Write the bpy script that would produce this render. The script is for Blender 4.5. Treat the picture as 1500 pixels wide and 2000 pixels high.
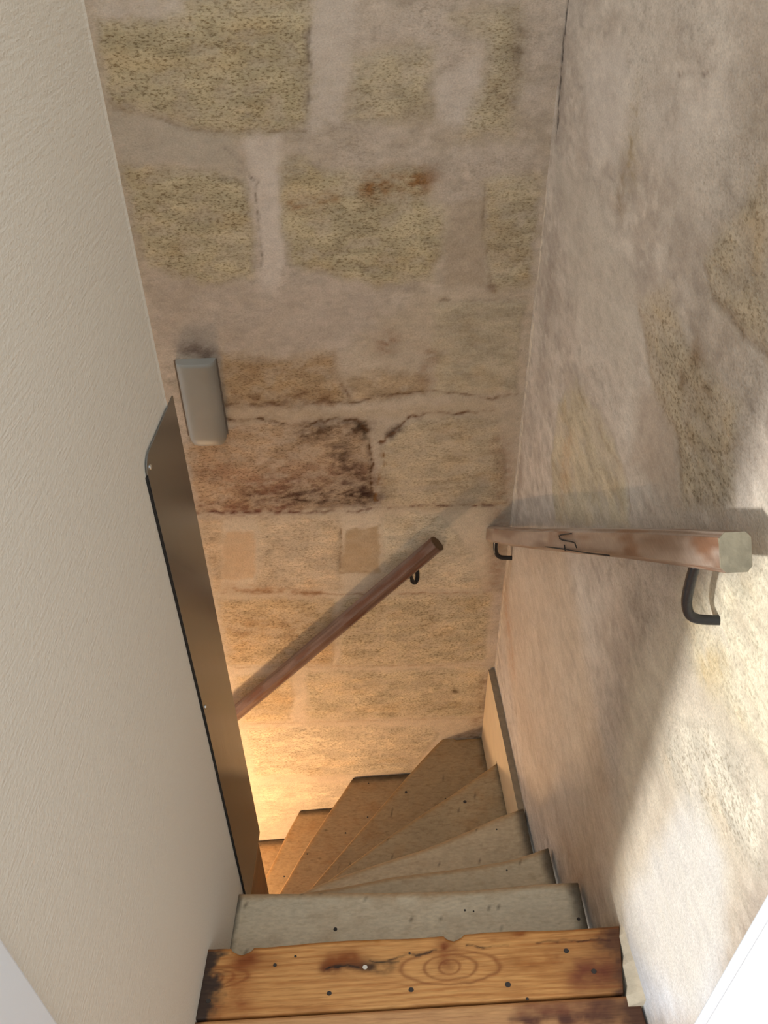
import bpy, bmesh, math, random
import numpy as np
from mathutils import Vector

for o in list(bpy.data.objects): bpy.data.objects.remove(o, do_unlink=True)
scene = bpy.context.scene
C = scene.collection

# ------------------------------------------------------------------ camera
CAM = np.array([0.0, 0.0, 1.5])
F_PX, PITCH, ROLL, YAW = 1604.94, 0.6757, -0.0158, 0.0305
FW = np.array([math.sin(YAW)*math.cos(PITCH), math.cos(YAW)*math.cos(PITCH), -math.sin(PITCH)])
_rt = np.array([math.cos(YAW), -math.sin(YAW), 0.0]); _up = np.cross(_rt, FW)
RT = math.cos(ROLL)*_rt + math.sin(ROLL)*_up
UP = -math.sin(ROLL)*_rt + math.cos(ROLL)*_up
cam_data = bpy.data.cameras.new('camera')
cam = bpy.data.objects.new('camera', cam_data); C.objects.link(cam)
cam_data.sensor_fit = 'VERTICAL'; cam_data.sensor_height = 24.0; cam_data.sensor_width = 18.0
cam_data.lens = 24.0*F_PX/2000.0; cam_data.clip_start = 0.02; cam_data.clip_end = 100
from mathutils import Matrix
_m = Matrix.Identity(4)
for i in range(3):
    _m[i][0] = RT[i]; _m[i][1] = UP[i]; _m[i][2] = -FW[i]; _m[i][3] = CAM[i]
cam.matrix_world = _m
scene.camera = cam

# ------------------------------------------------------------------ light
world = bpy.data.worlds.new('world'); scene.world = world; world.use_nodes = True
bg = world.node_tree.nodes['Background']
bg.inputs[0].default_value = (0.88, 0.985, 1.06, 1); bg.inputs[1].default_value = 1.8
sun_d = bpy.data.lights.new('sun', 'SUN'); sun = bpy.data.objects.new('sun', sun_d); C.objects.link(sun)
sun_d.energy = 2.9; sun_d.angle = math.radians(4.0); sun_d.color = (1.0, 1.0, 0.99)
SUN_DIR = Vector((0.87, 0.585, 0.012))
sun.rotation_euler = SUN_DIR.to_track_quat('-Z', 'Y').to_euler(); sun.location = (-3, -2, 1.8)
vs = scene.view_settings
vs.view_transform = 'Standard'; vs.look = 'None'; vs.gamma = 1.0; vs.use_curve_mapping = False
vs.exposure = 0.27

# ------------------------------------------------------------------ the room's planes, measured in metres
RISE = 0.1895
def wall_r(y): return 0.4484 - 0.0239*y
def wall_l(y): return -0.341 + 0.0603*y
def wall_b(x): return 1.7475 + 0.0375*x
Y_END = 1.057
def ray(px, py): return FW + (px-750)/F_PX*RT - (py-1000)/F_PX*UP
def on_back(px, py, off=0.0):
    d = ray(px, py); t = (1.7475-off)/(d[1]-0.0375*d[0]); return CAM + t*d
def on_right(px, py, off=0.0):
    d = ray(px, py); t = (0.4484-off)/(d[0]+0.0239*d[1]); return CAM + t*d
def on_left(px, py, off=0.0):
    d = ray(px, py); t = (-0.341+off)/(d[0]-0.0603*d[1]); return CAM + t*d
def on_level(px, py, z=0.0):
    d = ray(px, py); return CAM + (z-CAM[2])/d[2]*d

# ------------------------------------------------------------------ helpers
def srgb(r, g, b):
    v = np.array([r, g, b])/255.0
    return np.where(v <= 0.04045, v/12.92, ((v+0.055)/1.055)**2.4)
def smooth(a, b, x):
    t = np.clip((x-a)/(b-a), 0, 1); return t*t*(3-2*t)
def vnoise(x, y, seed=0):
    xi = np.floor(x).astype(np.int64); yi = np.floor(y).astype(np.int64)
    fx = x-xi; fy = y-yi; fx = fx*fx*(3-2*fx); fy = fy*fy*(3-2*fy)
    def h(a, b):
        n = (a*374761393 + b*668265263 + seed*974634777) & 0xffffffff
        n = ((n ^ (n >> 13))*1274126177) & 0xffffffff
        n = n ^ (n >> 16)
        return (n & 0xffff)/65535.0
    return (h(xi, yi)*(1-fx)+h(xi+1, yi)*fx)*(1-fy) + (h(xi, yi+1)*(1-fx)+h(xi+1, yi+1)*fx)*fy
def fbm(x, y, seed=0, octv=4):
    s = 0; a = 0.5; n = 0
    for k in range(octv):
        s = s + a*vnoise(x*2**k, y*2**k, seed+k*17); n += a; a *= 0.5
    return s/n
def poly_sdf(U, V, pts):
    pts = np.asarray(pts, float); d = np.full(U.shape, 1e9); ins = np.zeros(U.shape, bool)
    n = len(pts)
    for i in range(n):
        ax, ay = pts[i]; bx, by = pts[(i+1) % n]
        ex, ey = bx-ax, by-ay
        t = np.clip(((U-ax)*ex+(V-ay)*ey)/(ex*ex+ey*ey+1e-12), 0, 1)
        d = np.minimum(d, np.hypot(U-ax-t*ex, V-ay-t*ey))
        c = ((ay > V) != (by > V)) & (U < (bx-ax)*(V-ay)/(by-ay+1e-12)+ax)
        ins ^= c
    return np.where(ins, -d, d)
def line_dist(U, V, pts):
    d = np.full(U.shape, 1e9)
    for (ax, ay), (bx, by) in zip(pts[:-1], pts[1:]):
        ex, ey = bx-ax, by-ay
        t = np.clip(((U-ax)*ex+(V-ay)*ey)/(ex*ex+ey*ey+1e-12), 0, 1)
        d = np.minimum(d, np.hypot(U-ax-t*ex, V-ay-t*ey))
    return d
def mesh_from(name, verts, faces, col=None, pit=None, smooth_shade=False):
    me = bpy.data.meshes.new(name)
    me.from_pydata([tuple(v) for v in verts], [], [tuple(f) for f in faces])
    if col is not None:
        a = me.color_attributes.new('Col', 'FLOAT_COLOR', 'POINT')
        c4 = np.ones((len(verts), 4), np.float32); c4[:, :3] = np.clip(col, 0, 1)
        a.data.foreach_set('color', c4.ravel())
    if pit is not None:
        a = me.attributes.new('Pit', 'FLOAT', 'POINT'); a.data.foreach_set('value', np.asarray(pit, np.float32))
    if smooth_shade: me.polygons.foreach_set('use_smooth', [True]*len(me.polygons))
    me.update()
    return me
def link(name, me, mat, parent=None):
    o = bpy.data.objects.new(name, me); C.objects.link(o)
    if mat and not me.materials: me.materials.append(mat)
    if parent: o.parent = parent
    return o
def empty(name, loc=(0, 0, 0)):
    o = bpy.data.objects.new(name, None); C.objects.link(o); o.location = loc; o.empty_display_size = 0.05
    return o
def tag(o, label=None, cat=None, group=None, kind=None):
    if label: o['label'] = label
    if cat: o['category'] = cat
    if group: o['group'] = group
    if kind: o['kind'] = kind
    return o
def place(o, parent):
    # put a child built in world coordinates under its thing without moving it
    o.parent = parent; o.matrix_parent_inverse = Matrix.Translation(-Vector(parent.location)); return o
def box_bm(bm, lo, hi, bevel=0.0, seg=2):
    r = bmesh.ops.create_cube(bm, size=1.0)
    vs_ = r['verts']
    for v in vs_:
        v.co = Vector([lo[i] + (v.co[i]+0.5)*(hi[i]-lo[i]) for i in range(3)])
    if bevel:
        es = list({e for v in vs_ for e in v.link_edges})
        bmesh.ops.bevel(bm, geom=es, offset=bevel, segments=seg, affect='EDGES', profile=0.5)
def bm_obj(name, bm, mat, parent=None, smooth_shade=False):
    bmesh.ops.recalc_face_normals(bm, faces=bm.faces)
    me = bpy.data.meshes.new(name); bm.to_mesh(me); bm.free()
    if smooth_shade: me.polygons.foreach_set('use_smooth', [True]*len(me.polygons))
    return link(name, me, mat, parent)
def prism(name, plan, z0, z1, mat, parent=None, bevel=0.0):
    bm = bmesh.new()
    lo = [bm.verts.new((x, y, z0)) for x, y in plan]; hi = [bm.verts.new((x, y, z1)) for x, y in plan]
    n = len(plan)
    bm.faces.new(lo[::-1]); bm.faces.new(hi)
    for i in range(n): bm.faces.new((lo[i], lo[(i+1) % n], hi[(i+1) % n], hi[i]))
    if bevel: bmesh.ops.bevel(bm, geom=list(bm.edges), offset=bevel, segments=2, affect='EDGES', profile=0.5)
    return bm_obj(name, bm, mat, parent)
def sweep(name, path, profile, mat, parent=None, up=(0, 0, 1), scale=None, cap=True, smooth_shade=True, colfn=None):
    # profile: list of (side, up) offsets swept along the path
    path = [Vector(p) for p in path]; n = len(path); verts = []; faces = []; m = len(profile); cols = []
    for i, p in enumerate(path):
        t = (path[min(i+1, n-1)]-path[max(i-1, 0)]).normalized()
        s = t.cross(Vector(up)).normalized(); u = s.cross(t).normalized()
        k = scale[i] if scale else 1.0
        for j, (a, b) in enumerate(profile):
            aa, bb = (a, b) if not callable(k) else k(a, b)
            if not callable(k): aa, bb = a*k, b*k
            verts.append(p + s*aa + u*bb)
    for i in range(n-1):
        for j in range(m):
            faces.append((i*m+j, i*m+(j+1) % m, (i+1)*m+(j+1) % m, (i+1)*m+j))
    if cap: faces.append(tuple(range(m-1, -1, -1))); faces.append(tuple(range((n-1)*m, n*m)))
    me = mesh_from(name, verts, faces, col=colfn(np.repeat(np.arange(n), m), np.tile(np.arange(m), n)) if colfn else None)
    if smooth_shade:
        me.polygons.foreach_set('use_smooth', [len(p.vertices) == 4 for p in me.polygons])
    return link(name, me, mat, parent)
def circle(r, n=12): return [(r*math.cos(2*math.pi*k/n), r*math.sin(2*math.pi*k/n)) for k in range(n)]
def sampled(pts, n):
    # resample a polyline smoothly (Catmull-Rom) to n points
    pts = [np.array(p, float) for p in pts]
    if len(pts) == 2: return np.array([pts[0]+(pts[1]-pts[0])*t for t in np.linspace(0, 1, n)])
    P = [2*pts[0]-pts[1]] + pts + [2*pts[-1]-pts[-2]]; dense = []
    for i in range(1, len(P)-2):
        for t in np.linspace(0, 1, 24, endpoint=False):
            a, b, c, d = P[i-1], P[i], P[i+1], P[i+2]
            dense.append(0.5*((2*b)+(c-a)*t+(2*a-5*b+4*c-d)*t*t+(3*b-a-3*c+d)*t**3))
    dense.append(pts[-1]); dense = np.array(dense)
    L = np.concatenate([[0], np.cumsum(np.linalg.norm(np.diff(dense, axis=0), axis=1))])
    s = np.linspace(0, L[-1], n)
    return np.stack([np.interp(s, L, dense[:, k]) for k in range(dense.shape[1])], 1)

# ------------------------------------------------------------------ materials
def new_mat(name):
    m = bpy.data.materials.new(name); m.use_nodes = True
    nt = m.node_tree; return m, nt, nt.nodes['Principled BSDF']
def nd(nt, typ, **kw):
    n = nt.nodes.new(typ)
    for k, v in kw.items(): setattr(n, k, v)
    return n
def surf_mat(name, speck=(0.30, 0.22, 0.13), sx=(60, 60, 160), amount=0.5, rough=0.9, bump=0.12, bscale=220, grain=None):
    # colour from the piece's own colour attribute, fine pitting and grain from noise
    m, nt, b = new_mat(name); L = nt.links
    at = nd(nt, 'ShaderNodeAttribute', attribute_name='Col')
    pit = nd(nt, 'ShaderNodeAttribute', attribute_name='Pit')
    tc = nd(nt, 'ShaderNodeTexCoord'); mp = nd(nt, 'ShaderNodeMapping'); mp.inputs['Scale'].default_value = sx
    L.new(tc.outputs['Object'], mp.inputs['Vector'])
    n1 = nd(nt, 'ShaderNodeTexNoise'); n1.inputs['Scale'].default_value = 1.6; n1.inputs['Detail'].default_value = 5; n1.inputs['Roughness'].default_value = 0.65
    L.new(mp.outputs[0], n1.inputs['Vector'])
    rmp = nd(nt, 'ShaderNodeMapRange'); rmp.inputs[1].default_value = 0.50; rmp.inputs[2].default_value = 0.64
    L.new(n1.outputs[0], rmp.inputs[0])
    mul = nd(nt, 'ShaderNodeMath', operation='MULTIPLY'); L.new(rmp.outputs[0], mul.inputs[0]); L.new(pit.outputs['Fac'], mul.inputs[1])
    mul2 = nd(nt, 'ShaderNodeMath', operation='MULTIPLY'); L.new(mul.outputs[0], mul2.inputs[0]); mul2.inputs[1].default_value = amount
    mx = nd(nt, 'ShaderNodeMix', data_type='RGBA', blend_type='MULTIPLY')
    L.new(mul2.outputs[0], mx.inputs['Factor']); L.new(at.outputs['Color'], mx.inputs['A']); mx.inputs['B'].default_value = (*speck, 1)
    n2 = nd(nt, 'ShaderNodeTexNoise'); n2.inputs['Scale'].default_value = 3.0; n2.inputs['Detail'].default_value = 6
    L.new(mp.outputs[0], n2.inputs['Vector'])
    r2 = nd(nt, 'ShaderNodeMapRange'); r2.inputs[1].default_value = 0.3; r2.inputs[2].default_value = 0.7; r2.inputs[3].default_value = 0.88; r2.inputs[4].default_value = 1.1
    L.new(n2.outputs[0], r2.inputs[0])
    mx2 = nd(nt, 'ShaderNodeMix', data_type='RGBA', blend_type='MULTIPLY'); mx2.inputs['Factor'].default_value = 1
    L.new(mx.outputs['Result'], mx2.inputs['A']); L.new(r2.outputs[0], mx2.inputs['B'])
    L.new(mx2.outputs['Result'], b.inputs['Base Color'])
    b.inputs['Roughness'].default_value = rough
    b.inputs['Specular IOR Level'].default_value = 0.25
    n3 = nd(nt, 'ShaderNodeTexNoise'); n3.inputs['Scale'].default_value = bscale; n3.inputs['Detail'].default_value = 4
    L.new(tc.outputs['Object'], n3.inputs['Vector'])
    sub = nd(nt, 'ShaderNodeMath', operation='SUBTRACT'); L.new(n3.outputs[0], sub.inputs[0]); L.new(mul.outputs[0], sub.inputs[1])
    bp = nd(nt, 'ShaderNodeBump'); bp.inputs['Strength'].default_value = bump; bp.inputs['Distance'].default_value = 0.004
    L.new(sub.outputs[0], bp.inputs['Height']); L.new(bp.outputs[0], b.inputs['Normal'])
    return m
M_STONE = surf_mat('lime_wall', speck=(0.34, 0.27, 0.18), sx=(80, 80, 200), amount=0.85, bump=0.35)
M_STONE_R = surf_mat('lime_wall_side', speck=(0.36, 0.3, 0.22), sx=(90, 80, 130), amount=0.75, bump=0.35)
M_PINE = surf_mat('varnished_pine', speck=(0.35, 0.2, 0.1), sx=(10, 170, 60), amount=0.5, rough=0.42, bump=0.06, bscale=90)
M_PAINT = surf_mat('worn_grey_paint', speck=(0.55, 0.44, 0.32), sx=(26, 60, 60), amount=0.45, rough=0.5, bump=0.10, bscale=120)
M_RAIL = surf_mat('old_rail_wood', speck=(0.3, 0.18, 0.12), sx=(140, 16, 140), amount=0.6, rough=0.32, bump=0.06, bscale=120)

def plain_mat(name, c, rough=0.6, metal=0.0, bump=0.0, bscale=200, var=0.0, vscale=30):
    m, nt, b = new_mat(name); L = nt.links
    b.inputs['Base Color'].default_value = (*c, 1); b.inputs['Roughness'].default_value = rough; b.inputs['Metallic'].default_value = metal
    tc = nd(nt, 'ShaderNodeTexCoord')
    if var:
        n = nd(nt, 'ShaderNodeTexNoise'); n.inputs['Scale'].default_value = vscale; n.inputs['Detail'].default_value = 5
        L.new(tc.outputs['Object'], n.inputs['Vector'])
        r = nd(nt, 'ShaderNodeMapRange'); r.inputs[1].default_value = 0.3; r.inputs[2].default_value = 0.7; r.inputs[3].default_value = 1-var; r.inputs[4].default_value = 1+var
        L.new(n.outputs[0], r.inputs[0])
        mx = nd(nt, 'ShaderNodeMix', data_type='RGBA', blend_type='MULTIPLY'); mx.inputs['Factor'].default_value = 1
        mx.inputs['A'].default_value = (*c, 1); L.new(r.outputs[0], mx.inputs['B']); L.new(mx.outputs['Result'], b.inputs['Base Color'])
    if bump:
        n = nd(nt, 'ShaderNodeTexNoise'); n.inputs['Scale'].default_value = bscale; n.inputs['Detail'].default_value = 4
        L.new(tc.outputs['Object'], n.inputs['Vector'])
        bp = nd(nt, 'ShaderNodeBump'); bp.inputs['Strength'].default_value = bump; bp.inputs['Distance'].default_value = 0.003
        L.new(n.outputs[0], bp.inputs['Height']); L.new(bp.outputs[0], b.inputs['Normal'])
    return m
M_IRON = plain_mat('black_iron', (0.012, 0.012, 0.014), 0.3, 0.0, 0.25, 150)
M_NAIL = plain_mat('nail_iron', (0.03, 0.022, 0.018), 0.7)
M_FILL = plain_mat('white_filler', (0.62, 0.56, 0.48), 0.8)
M_WHITE = plain_mat('white_gloss_paint', (0.70, 0.74, 0.80), 0.4, 0, 0.03, 60)
M_DARK = plain_mat('dark_gap', (0.015, 0.012, 0.01), 0.95)
M_SCREW = plain_mat('screw_steel', (0.75, 0.73, 0.7), 0.3, 1.0)
M_LOWER = plain_mat('lower_wall_plaster', tuple(srgb(200, 180, 150)), 0.9, 0, 0.2, 60, 0.12, 12)
M_NEWEL = plain_mat('newel_wood', tuple(srgb(150, 105, 62)), 0.45, 0, 0.1, 80, 0.18, 25)
M_RISER = plain_mat('riser_wood', tuple(srgb(120, 92, 60)), 0.6, 0, 0.1, 80, 0.2, 25)
M_SKIRT = plain_mat('skirting_paint', tuple(srgb(200, 176, 140)), 0.55, 0, 0.08, 60, 0.06, 20)
M_SKIRT_TOP = plain_mat('skirting_top', tuple(srgb(135, 116, 92)), 0.9, 0, 0.3, 200, 0.15, 60)  # darker grey-brown for the top face
M_ROOM = plain_mat('room_wall', (0.72, 0.69, 0.63), 0.9)

def steel_mat():
    m, nt, b = new_mat('brushed_steel'); L = nt.links
    b.inputs['Base Color'].default_value = (0.29, 0.295, 0.30, 1); b.inputs['Metallic'].default_value = 1.0; b.inputs['Roughness'].default_value = 0.2
    tc = nd(nt, 'ShaderNodeTexCoord'); mp = nd(nt, 'ShaderNodeMapping'); mp.inputs['Scale'].default_value = (600, 600, 8)
    L.new(tc.outputs['Object'], mp.inputs['Vector'])
    n = nd(nt, 'ShaderNodeTexNoise'); n.inputs['Scale'].default_value = 1; n.inputs['Detail'].default_value = 3; L.new(mp.outputs[0], n.inputs['Vector'])
    r = nd(nt, 'ShaderNodeMapRange'); r.inputs[3].default_value = 0.14; r.inputs[4].default_value = 0.28; L.new(n.outputs[0], r.inputs[0])
    L.new(r.outputs[0], b.inputs['Roughness'])
    return m
M_STEEL = steel_mat()
def plaster_mat():
    m, nt, b = new_mat('textured_white_plaster'); L = nt.links
    b.inputs['Base Color'].default_value = (*srgb(210, 204, 193), 1); b.inputs['Roughness'].default_value = 0.55; b.inputs['Specular IOR Level'].default_value = 0.3
    tc = nd(nt, 'ShaderNodeTexCoord')
    mp = nd(nt, 'ShaderNodeMapping'); mp.inputs['Rotation'].default_value = (math.radians(8), 0, 0); mp.inputs['Scale'].default_value = (20, 28, 230)
    L.new(tc.outputs['Object'], mp.inputs['Vector'])
    n = nd(nt, 'ShaderNodeTexNoise'); n.inputs['Scale'].default_value = 1.0; n.inputs['Detail'].default_value = 3; L.new(mp.outputs[0], n.inputs['Vector'])
    n2 = nd(nt, 'ShaderNodeTexNoise'); n2.inputs['Scale'].default_value = 260; n2.inputs['Detail'].default_value = 3; L.new(tc.outputs['Object'], n2.inputs['Vector'])
    ad = nd(nt, 'ShaderNodeMath', operation='ADD'); L.new(n.outputs[0], ad.inputs[0]); L.new(n2.outputs[0], ad.inputs[1])
    bp = nd(nt, 'ShaderNodeBump'); bp.inputs['Strength'].default_value = 0.5; bp.inputs['Distance'].default_value = 0.002
    L.new(ad.outputs[0], bp.inputs['Height']); L.new(bp.outputs[0], b.inputs['Normal'])
    return m
M_PLASTER = plaster_mat()

# ------------------------------------------------------------------ old stone walls (colour and relief laid out in wall metres)
def wall_fields(U, V, stones, stains, lines, seed, base_a, base_b, smears=(), an=1.0, sat=0.86, gain=1.0):
    wu = U + 0.020*(fbm(U*22, V*22, seed+1)-0.5) + 0.012*(fbm(U*75, V*75, seed+2)-0.5)
    wv = V + 0.020*(fbm(U*22, V*22, seed+3)-0.5) + 0.012*(fbm(U*75, V*75, seed+4)-0.5)
    n1 = fbm(U*6/an, V*9, seed+5, 5); n2 = fbm(U*28/an, V*46*an**0.5, seed+6, 5); n3 = fbm(U*60/an, V*150, seed+7, 4)
    t = smooth(0.3, 0.7, 0.6*n1+0.4*n2)[..., None]
    col = base_a*(1-t)+base_b*t
    whit = ((smooth(0.52, 0.72, fbm(U*13/an, V*18, seed+8, 5))*0.45+smooth(0.55, 0.72, fbm(U*34/an, V*44, seed+13, 5))*0.5).clip(0, 0.8))[..., None]; col = col*(1-whit)+base_b*1.12*whit
    drk = ((smooth(0.55, 0.75, fbm(U*11/an, V*17, seed+10, 5))*0.30+smooth(0.57, 0.75, fbm(U*40/an, V*52, seed+14, 5))*0.35).clip(0, 0.7))[..., None]; col = col*(1-drk)+base_a*0.72*drk
    col = col*(0.82+0.36*n3)[..., None]
    H = 0.0022*(n1-0.5)+0.0010*(n2-0.5)
    pit = 0.12+0.25*smooth(0.5, 0.75, n1)
    for pts, c, k, soft in smears:                       # plaster smears of another tone, and sunlit tones painted in
        d = poly_sdf(wu, wv, pts); m = (smooth(soft, -soft, d)*k*(0.6+0.6*n2)).clip(0, 1)[..., None]
        col = col*(1-m)+c*(0.9+0.2*n3)[..., None]*m; pit = pit*(1-0.7*m[..., 0])
    ids = np.full(U.shape, -1)
    for i, (pts, c, pk, soft) in enumerate(stones):
        d = poly_sdf(wu, wv, pts)
        soft = soft*1.5; m = smooth(soft, -soft, d+0.02*(n2-0.5))*(0.6+0.4*smooth(0.3, 0.55, n2))
        mott = smooth(0.35, 0.7, fbm(U*16+i, V*30, seed+20+i, 4)); streak = fbm(U*26, V*120, seed+40+i, 3)
        sc = c*(0.86+0.22*mott+0.34*(streak-0.5)+0.2*(n3-0.5))[..., None]
        warm = smooth(0.55, 0.8, fbm(U*12, V*20, seed+60+i, 3))[..., None]
        sc = sc*(1-0.35*warm)+sc*np.array([1.08, 0.92, 0.70])*0.35*warm
        col = col*(1-m[..., None])+sc*m[..., None]
        pit = np.maximum(pit*(1-m), pk*m)
        edge = np.exp(-(d/0.006)**2)
        H = H*(1-m)+m*(0.0013+0.0016*(n2-0.5)+0.0014*(streak-0.5)) - 0.0006*edge*(n1 > 0.42)
        col = col*(1-0.10*edge*smooth(0.4, 0.65, n2))[..., None]
        ids[d < 0] = i
    for pts, rad, c, k, lo in stains:                    # (centre polyline, radius, colour, strength, break-up)
        d = line_dist(wu, wv, pts) if len(pts) > 1 else np.hypot(wu-pts[0][0], wv-pts[0][1])
        br = smooth(lo, lo+0.28, 0.35*n2+0.3*n3+0.35*fbm(U*60, V*110, seed+9, 4))
        m = (np.exp(-(d/rad)**2)*k*(br*0.85+0.15)).clip(0, 1)[..., None]
        col = col*(1-m)+c*m; pit = np.maximum(pit, 0.6*m[..., 0])
    for pts, w, c, k in lines:
        jit = 0.016*(fbm(U*55, V*55, seed+11, 5)-0.5)
        d = line_dist(U+jit, V-jit, pts); m = ((np.exp(-(d/w)**2)*0.8+0.35*np.exp(-(d/(w*3.2))**2)*smooth(0.4, 0.62, n3))*k*(0.15+1.0*smooth(0.32, 0.62, 0.5*n2+0.5*n3))).clip(0, 1)
        col = col*(1-m[..., None])+c*m[..., None]; H = H-0.0016*m
    lum = col.mean(-1, keepdims=True); col = lum+(col-lum)*sat
    return col*gain, H, pit, ids
def build_wall(name, u0, u1, v0, v1, step, to3d, fields, mat, stone_labels, depth=0.02, inward=None):
    nu = int((u1-u0)/step)+1; nv = int((v1-v0)/step)+1
    us = np.linspace(u0, u1, nu); vv = np.linspace(v0, v1, nv)
    U, V = np.meshgrid(us, vv)
    col, H, pit, ids = fields(U, V)
    P = to3d(U, V, H); Q = to3d(U, V, np.full(U.shape, -depth))
    idx = np.arange(nu*nv).reshape(nv, nu)
    quads = np.stack([idx[:-1, :-1], idx[:-1, 1:], idx[1:, 1:], idx[1:, :-1]], -1).reshape(-1, 4)
    cid = ids[:-1, :-1].reshape(-1)
    Pf = P.reshape(-1, 3); Qf = Q.reshape(-1, 3); cf = col.reshape(-1, 3); pf = pit.reshape(-1)
    def sub(mask, skirt):
        q = quads[mask]; used, inv = np.unique(q, return_inverse=True); q2 = inv.reshape(-1, 4)
        V_ = Pf[used]; C_ = cf[used]; P_ = pf[used]; F = [tuple(x) for x in q2.tolist()]
        if skirt:
            cnt = {}
            for a, b, c, d in F:
                for e in ((a, b), (b, c), (c, d), (d, a)):
                    k = (min(e), max(e)); cnt[k] = None if k in cnt else e
            be = [e for e in cnt.values() if e]; ring = sorted({i for e in be for i in e}); mp = {i: len(V_)+n for n, i in enumerate(ring)}
            k0 = len(ring)
            V_ = np.concatenate([V_, V_[ring], Qf[used][ring]]); C_ = np.concatenate([C_, C_[ring], C_[ring]]); P_ = np.concatenate([P_, P_[ring], P_[ring]])
            F += [(mp[b], mp[a], mp[a]+k0, mp[b]+k0) for a, b in be]
        return V_, F, C_, P_
    V_, F, C_, P_ = sub(cid < 0, False)
    # backing sheet a little behind the plaster face
    corners = Qf[[idx[0, 0], idx[0, -1], idx[-1, -1], idx[-1, 0]]]
    n0 = len(V_); V_ = np.concatenate([V_, corners]); C_ = np.concatenate([C_, np.tile(cf.mean(0), (4, 1))]); P_ = np.concatenate([P_, np.zeros(4)])
    F.append((n0, n0+1, n0+2, n0+3))
    wall = link(name, mesh_from(name, V_, F, C_, P_, True), mat); wall['kind'] = 'structure'
    for i in range(ids.max()+1):
        msk = cid == i
        if msk.sum() < 12: continue
        V_, F, C_, P_ = sub(msk, True)
        s = link('stone', mesh_from('stone', V_, F, C_, P_, True), mat, wall)
        if stone_labels.get(i): s['label'] = stone_labels[i]
    return wall

def bk(*pts): return [tuple(on_back(x, y)[[0, 2]]) for x, y in pts]
def rk(*pts): return [tuple(on_right(x, y)[[1, 2]]) for x, y in pts]
YEL = srgb(192, 176, 140); YEL2 = srgb(190, 174, 142); TAN = srgb(190, 164, 128); PALE = srgb(198, 178, 144); CREAM = srgb(206, 186, 150)
MAUVE = srgb(196, 180, 163); GREYM = srgb(182, 165, 144); LIGHT = srgb(208, 194, 180)
B_STONES = [
 (bk((186, 36), (300, 42), (350, 22), (362, -40), (606, -40), (604, 90), (600, 236), (560, 258), (470, 262), (380, 250), (300, 222), (214, 208)), YEL, 1.0, 0.010),
 (bk((238, 324), (330, 330), (420, 338), (482, 352), (494, 440), (490, 540), (430, 552), (352, 540), (286, 520)), YEL, 1.0, 0.010),
 (bk((552, 316), (590, 306), (640, 330), (700, 346), (760, 334), (832, 330), (838, 396), (866, 410), (862, 480), (850, 545), (760, 556), (660, 542), (566, 520), (548, 430)), YEL, 0.9, 0.012),
 (bk((690, 120), (760, 96), (842, 92), (846, 160), (842, 226), (760, 232), (682, 226)), YEL2, 0.8, 0.016),
 (bk((880, 30), (944, 20), (1010, 10), (1020, 90), (1010, 180), (1000, 262), (905, 268), (930, 180), (960, 130), (950, 70)), YEL2, 0.9, 0.016),
 (bk((946, 350), (1000, 342), (1056, 340), (1048, 460), (1036, 562), (962, 566), (944, 450)), YEL2, 0.75, 0.008),
 (bk((852, 592), (940, 586), (1024, 588), (1016, 690), (1008, 768), (850, 770), (846, 680)), srgb(186, 170, 142), 0.35, 0.007),
 (bk((428, 692), (540, 700), (650, 690), (664, 740), (690, 786), (560, 794), (440, 790)), srgb(182, 154, 116), 0.8, 0.014),
 (bk((668, 736), (740, 720), (838, 728), (832, 770), (760, 784), (696, 786)), srgb(184, 158, 124), 0.5, 0.010),
 (bk((360, 868), (440, 838), (520, 824), (620, 826), (716, 822), (724, 900), (728, 988), (560, 998), (384, 1000)), srgb(192, 162, 128), 0.9, 0.009),
 (bk((746, 866), (800, 822), (880, 814), (968, 816), (984, 880), (988, 986), (860, 992), (742, 988)), srgb(196, 176, 144), 0.6, 0.008),
 (bk((386, 1014), (432, 1012), (436, 1080), (432, 1150), (418, 1156)), srgb(206, 180, 146), 0.6, 0.008),
 (bk((502, 1012), (662, 1010), (668, 1090), (664, 1152), (500, 1154), (506, 1080)), srgb(210, 188, 156), 0.7, 0.010),
 (bk((750, 1006), (862, 1002), (920, 1080), (942, 1152), (748, 1154), (752, 1080)), srgb(212, 196, 166), 0.7, 0.010),
 (bk((426, 1172), (520, 1166), (650, 1170), (656, 1230), (650, 1296), (448, 1298)), srgb(206, 180, 138), 1.0, 0.010),
 (bk((668, 1168), (800, 1164), (958, 1160), (954, 1230), (946, 1292), (800, 1298), (664, 1300)), srgb(206, 188, 152), 1.0, 0.010),
 (bk((462, 1322), (566, 1314), (572, 1360), (568, 1408), (474, 1410)), srgb(212, 188, 146), 0.8, 0.010),
 (bk((598, 1312), (760, 1308), (948, 1304), (944, 1350), (940, 1398), (760, 1402), (600, 1404)), srgb(208, 192, 158), 0.9, 0.010),
 (bk((484, 1424), (640, 1418), (842, 1420), (856, 1436), (800, 1508), (640, 1514), (500, 1514)), srgb(216, 200, 168), 0.9, 0.010),
 (bk((506, 1536), (600, 1528), (690, 1528), (660, 1570), (590, 1590), (514, 1620)), srgb(220, 204, 174), 0.5, 0.010),
]
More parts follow.
